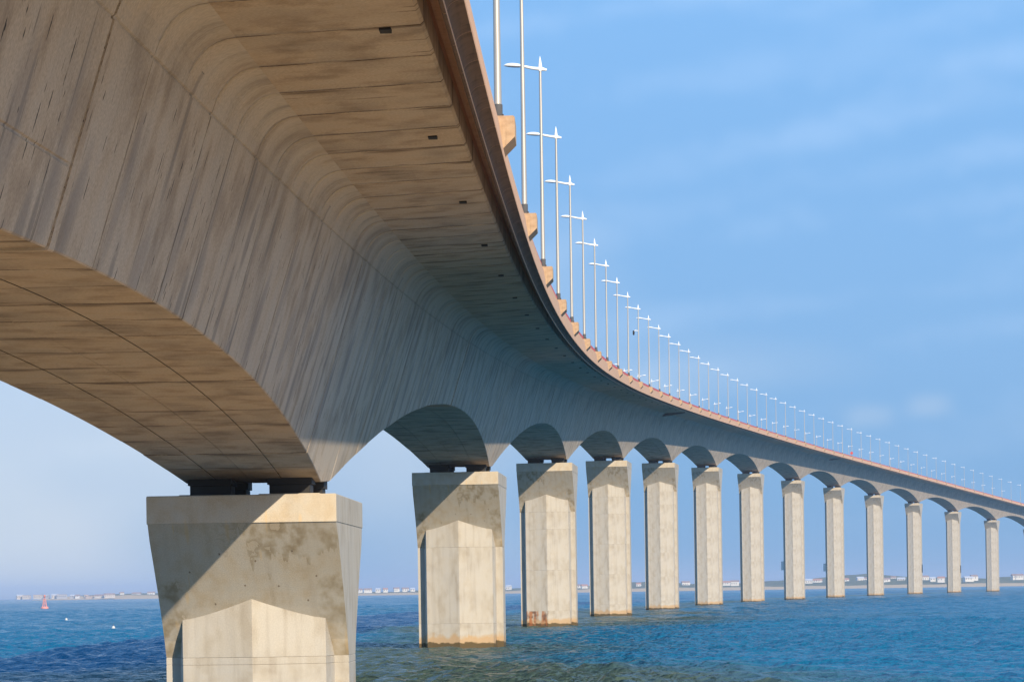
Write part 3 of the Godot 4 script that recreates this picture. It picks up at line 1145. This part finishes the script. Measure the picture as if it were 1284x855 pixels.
func build_shore() -> void:
	var ridge := FastNoiseLite.new()
	ridge.seed = 31
	ridge.frequency = 0.006
	ridge.fractal_octaves = 4
	var sand := tool_new()
	var land := tool_new()
	sand.set_smooth_group(1)
	land.set_smooth_group(1)
	var profile := func(x: float) -> Array:
		var z := shore_z(x)
		var fade := clampf((x + 715.0) / 60.0, 0.0, 1.0)
		var far := clampf((x + 100.0) / 600.0, 0.0, 1.0)
		var hill := (2.0 + 9.0 * far + ridge.get_noise_1d(x) * (3.0 + 6.0 * far)) * fade
		var dune := (3.4 + 1.8 * clampf((-300.0 - x) / 150.0, 0.0, 1.0) + ridge.get_noise_1d(x * 1.7 + 900.0) * 1.6) * fade
		return [Vector3(x, -0.6, -z), Vector3(x, dune * 0.5, -z - 25.0), Vector3(x, dune, -z - 60.0), Vector3(x, dune + hill * 0.35, -z - 130.0), Vector3(x, dune + hill * 0.75, -z - 330.0), Vector3(x, dune + hill, -z - 600.0), Vector3(x, -2.0, -z - 900.0)]
	var x := -715.0
	while x < 1100.0:
		var a: Array = profile.call(x)
		var b: Array = profile.call(x + 9.0)
		for k in 6:
			quad(sand if k < 2 else land, a[k], b[k], b[k + 1], a[k + 1])
		x += 9.0
	structure("far_beach", done(sand), M.sand, "long pale strip of beach on the far shore", "beach")
	structure("far_hills", done(land), M.land, "low dark wooded land behind the far beach", "hills")
	# buildings
	var r := RandomNumberGenerator.new()
	r.seed = 8
	var walls := [plain(srgb(0.52, 0.46, 0.40), 0.8), plain(srgb(0.62, 0.60, 0.57), 0.8), plain(srgb(0.46, 0.36, 0.29), 0.8), plain(srgb(0.36, 0.36, 0.38), 0.8)]
	var roofs := [plain(srgb(0.42, 0.20, 0.13), 0.85), plain(srgb(0.30, 0.20, 0.17), 0.85), plain(srgb(0.5, 0.5, 0.52), 0.7)]
	var window := plain(srgb(0.05, 0.06, 0.08), 0.2)
	var spots := []
	var px := 24.0
	while px < 138.0:    # terrace of blocks on the left shore
		var wide := r.randf_range(5.0, 16.0)
		spots.append([px, wide, r.randf_range(2.2, 4.8), 0])
		px += wide * 0.86 + (r.randf_range(0.0, 1.2) if r.randf() < 0.75 else 5.0)
	for k in [152.0, 169.0, 174.0, 189.0, 450.0, 461.0, 474.0, 483.0, 497.0, 508.0, 517.0, 638.0, 728.0, 733.0, 801.0, 860.0, 911.0, 922.0, 1015.0, 1026.0, 1062.0, 1079.0, 1084.0, 1112.0, 1121.0, 1131.0, 1160.0, 1170.0, 1181.0, 1215.0, 1222.0, 1273.0, 1279.0]:
		spots.append([k, r.randf_range(5.0, 11.0), r.randf_range(2.6, 4.2), 1])
	for q in spots:
		var ang: float = (q[0] - 642.0) / 4006.5
		var z := shore_z(ang * 4000.0) + (70.0 if q[3] == 0 else r.randf_range(110.0, 260.0))
		var wx := ang * z
		var y := 3.2 if q[3] == 0 else 4.5 + (z - shore_z(ang * 4000.0)) * 0.018 * clampf((wx + 100.0) / 600.0, 0.1, 1.0)
		var t := Transform3D(Basis(Vector3.UP, r.randf_range(-0.3, 0.3)), Vector3(wx, y - 1.5, -z))
		var flat_roof: bool = q[3] == 0 and r.randf() < 0.5
		var o := thing("shore_house", "small pale building in the terrace behind the far left beach" if q[3] == 0 else "small white house standing behind the far beach", "house", t, "buildings of the far left shore" if q[3] == 0 else "white houses on the far shore")
		var st := tool_new()
		var hw: float = q[1] * 0.5
		var hh: float = q[2] + 1.5
		box(st, Vector3(-hw, 0, -4), Vector3(hw, hh, 4))
		part(o, "wall", done(st), walls[r.randi_range(0, 3)] if q[3] == 0 else walls[1])
		st = tool_new()
		if flat_roof:
			box(st, Vector3(-hw - 0.2, hh - 0.02, -4.2), Vector3(hw + 0.2, hh + 0.35, 4.2), 0.1)
		else:
			var e := hw + 0.3
			var top := hh + 1.9
			quad(st, Vector3(-e, hh - 0.05, 4.4), Vector3(e, hh - 0.05, 4.4), Vector3(e, top, 0), Vector3(-e, top, 0))
			quad(st, Vector3(e, hh - 0.05, -4.4), Vector3(-e, hh - 0.05, -4.4), Vector3(-e, top, 0), Vector3(e, top, 0))
			tri(st, Vector3(e, hh - 0.05, 4.4), Vector3(e, hh - 0.05, -4.4), Vector3(e, top, 0))
			tri(st, Vector3(-e, hh - 0.05, -4.4), Vector3(-e, hh - 0.05, 4.4), Vector3(-e, top, 0))
		part(o, "roof", done(st), roofs[r.randi_range(0, 2)])
		var k := -hw + 1.4
		while k < hw - 1.0:
			st = tool_new()
			box(st, Vector3(k - 0.45, 1.5 + 1.2, 3.98), Vector3(k + 0.45, 1.5 + 2.7, 4.05))
			part(o, "window", done(st), window)
			k += 2.8

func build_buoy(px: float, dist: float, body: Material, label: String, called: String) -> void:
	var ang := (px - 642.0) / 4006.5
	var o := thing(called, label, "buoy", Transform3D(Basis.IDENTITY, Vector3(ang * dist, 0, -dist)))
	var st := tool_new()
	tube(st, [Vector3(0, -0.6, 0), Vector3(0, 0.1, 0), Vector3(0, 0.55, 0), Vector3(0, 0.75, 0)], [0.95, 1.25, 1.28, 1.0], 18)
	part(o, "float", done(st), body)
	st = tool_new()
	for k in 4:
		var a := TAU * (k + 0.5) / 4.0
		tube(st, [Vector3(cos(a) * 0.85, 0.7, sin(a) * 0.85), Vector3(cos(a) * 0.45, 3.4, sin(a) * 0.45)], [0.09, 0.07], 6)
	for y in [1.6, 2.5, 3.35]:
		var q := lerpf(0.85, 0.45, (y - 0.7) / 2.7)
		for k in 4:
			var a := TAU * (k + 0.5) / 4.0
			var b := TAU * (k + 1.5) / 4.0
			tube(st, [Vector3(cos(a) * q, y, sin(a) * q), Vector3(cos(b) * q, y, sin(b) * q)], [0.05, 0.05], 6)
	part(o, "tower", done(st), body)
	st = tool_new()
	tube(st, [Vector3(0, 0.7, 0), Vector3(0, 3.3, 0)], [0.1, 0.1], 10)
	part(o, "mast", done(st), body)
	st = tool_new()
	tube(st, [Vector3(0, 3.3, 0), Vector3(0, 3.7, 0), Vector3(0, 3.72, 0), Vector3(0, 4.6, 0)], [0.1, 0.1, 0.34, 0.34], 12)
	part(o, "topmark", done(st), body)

# ---------------------------------------------------------------- sky
func sky_cover() -> ImageTexture:
	# thin high cloud all round the sky: long wisps and a low veil
	var w := 2048
	var h := 1024
	var im := Image.create_empty(w, h, false, Image.FORMAT_RGBA8)
	im.fill(Color(1, 1, 1, 0))
	var wisp := FastNoiseLite.new()
	wisp.seed = 4
	wisp.frequency = 0.9
	wisp.fractal_octaves = 5
	wisp.domain_warp_enabled = true
	wisp.domain_warp_amplitude = 0.5
	wisp.domain_warp_frequency = 0.6
	var veil := FastNoiseLite.new()
	veil.seed = 372
	veil.frequency = 1.0
	veil.fractal_octaves = 3
	var puffs := [Vector2(6.5, 3.0), Vector2(7.5, 3.2)]   # small far clouds, scattered round the horizon
	var pr := RandomNumberGenerator.new()
	pr.seed = 6
	for k in 16:
		puffs.append(Vector2(14.0 + k * 20.5 + pr.randf_range(-4.0, 4.0), pr.randf_range(2.4, 4.0)))
	for y in range(0, 514):
		var el := (0.5 - (y + 0.5) / h) * 180.0
		if el > 70.0 or el < -0.5:
			continue
		for x in w:
			var az := (x + 0.5) / w * TAU
			var p := Vector3(sin(az), 0.0, cos(az))
			var q := p * 8.0
			var c := wisp.get_noise_3d(q.x, el * 1.1 - 3.0 * sin(az * 3.0), q.z)
			var a := (0.10 + clampf(c * 1.6, 0.0, 1.0) * 0.17) * (clampf(el / 4.0, 0.0, 1.0) + 0.8 * clampf((el - 8.0) / 20.0, 0.0, 1.0))
			var low := veil.get_noise_3d(p.x * 3.0, el * 0.11, p.z * 3.0)
			var haze := clampf(low * 1.6 + 0.15, 0.0, 1.0) * exp(-el / 7.0) * 0.98
			for q_ in puffs:
				var da: float = absf(wrapf(rad_to_deg(az) - q_.x, -180.0, 180.0)) / 0.5
				var de: float = (el - q_.y) / 0.26
				if da < 1.6 and absf(de) < 1.6:
					var soft := wisp.get_noise_3d(q.x * 6.0, el * 5.0, q.z * 6.0)
					haze += clampf(1.0 - da * da - de * de + soft * 1.3, 0.0, 1.0) * 0.22
			var sum := clampf(a + haze, 0.001, 1.0)
			im.set_pixel(x, y, Color(1.0, lerpf(0.95, 0.86, haze / sum), lerpf(0.86, 0.55, haze / sum), sum))
	return ImageTexture.create_from_image(im)

func _ready() -> void:
	rng.seed = 2024
	# camera: level, with a risen lens, rolled slightly
	var cam := Camera3D.new()
	cam.name = "camera"
	cam.projection = Camera3D.PROJECTION_FRUSTUM
	cam.near = 0.5
	cam.far = 20000.0
	var f := 4006.5
	cam.size = 855.0 / f * cam.near
	cam.frustum_offset = Vector2(0.0, (740.4 - 427.5) / f * cam.near)
	cam.position = Vector3(0, 3.654, 0)
	cam.rotation = Vector3(0, 0, -0.0154)
	add_child(cam)
	cam.current = true
	# sky and exposure
	var env := Environment.new()
	env.background_mode = Environment.BG_SKY
	var sky := Sky.new()
	var sm := ProceduralSkyMaterial.new()
	sm.sky_top_color = srgb(0.125, 0.36, 0.74)
	sm.sky_horizon_color = srgb(0.15, 0.30, 0.495)
	sm.sky_curve = 0.16
	sm.ground_bottom_color = srgb(0.05, 0.09, 0.12)
	sm.ground_horizon_color = srgb(0.15, 0.30, 0.495)
	sm.sun_angle_max = 40.0
	sm.sun_curve = 0.3
	sm.sky_cover = sky_cover()
	sm.sky_cover_modulate = srgb(0.35, 0.35, 0.35)
	sky.sky_material = sm
	env.sky = sky
	env.background_energy_multiplier = 1.0
	env.tonemap_mode = Environment.TONE_MAPPER_LINEAR
	env.tonemap_exposure = 1.42
	env.fog_enabled = true
	env.fog_density = 0.00013
	env.fog_light_color = Color(0.80, 0.88, 1.0)
	env.sdfgi_enabled = true
	env.ssao_enabled = true
	env.ssil_enabled = true
	var we := WorldEnvironment.new()
	we.name = "world_environment"
	we.environment = env
	add_child(we)
	# sun: low, behind the camera and to the right
	var sun := DirectionalLight3D.new()
	sun.name = "sun"
	var az := deg_to_rad(25.4)
	var el := deg_to_rad(23.1)
	var towards := Vector3(sin(az) * cos(el), sin(el), cos(az) * cos(el))
	sun.light_energy = 1.3
	sun.light_color = Color(1.0, 0.93, 0.82)
	sun.light_angular_distance = 0.5
	sun.shadow_enabled = true
	add_child(sun)
	sun.look_at_from_position(Vector3.ZERO, -towards, Vector3.UP)
	lay_axis()
	make_materials()
	print("materials ", Time.get_ticks_msec())
	build_sea()
	print("sea ", Time.get_ticks_msec())
	build_shore()
	build_deck()
	print("deck ", Time.get_ticks_msec())
	build_piers()
	build_lamps()
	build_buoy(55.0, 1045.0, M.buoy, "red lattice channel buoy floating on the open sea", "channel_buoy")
	for q in [[82.0, 505.0], [141.0, 357.0]]:
		var ang: float = (q[0] - 642.0) / 4006.5
		var o := thing("mooring_float", "small white float bobbing on the open water", "float", Transform3D(Basis.IDENTITY, Vector3(ang * q[1], 0.02, -q[1])), "white floats on the water")
		var st := tool_new()
		tube(st, [Vector3(0, -0.3, 0), Vector3(0, -0.15, 0), Vector3(0, 0.1, 0), Vector3(0, 0.3, 0), Vector3(0, 0.38, 0)], [0.08, 0.17, 0.21, 0.14, 0.05], 14)
		part(o, "float_body", done(st), M.floats)
		st = tool_new()
		tube(st, [Vector3(0, 0.37, 0), Vector3(0, 0.55, 0)], [0.03, 0.03], 6)
		part(o, "ring_stem", done(st), M.collar)
	print("done ", Time.get_ticks_msec())
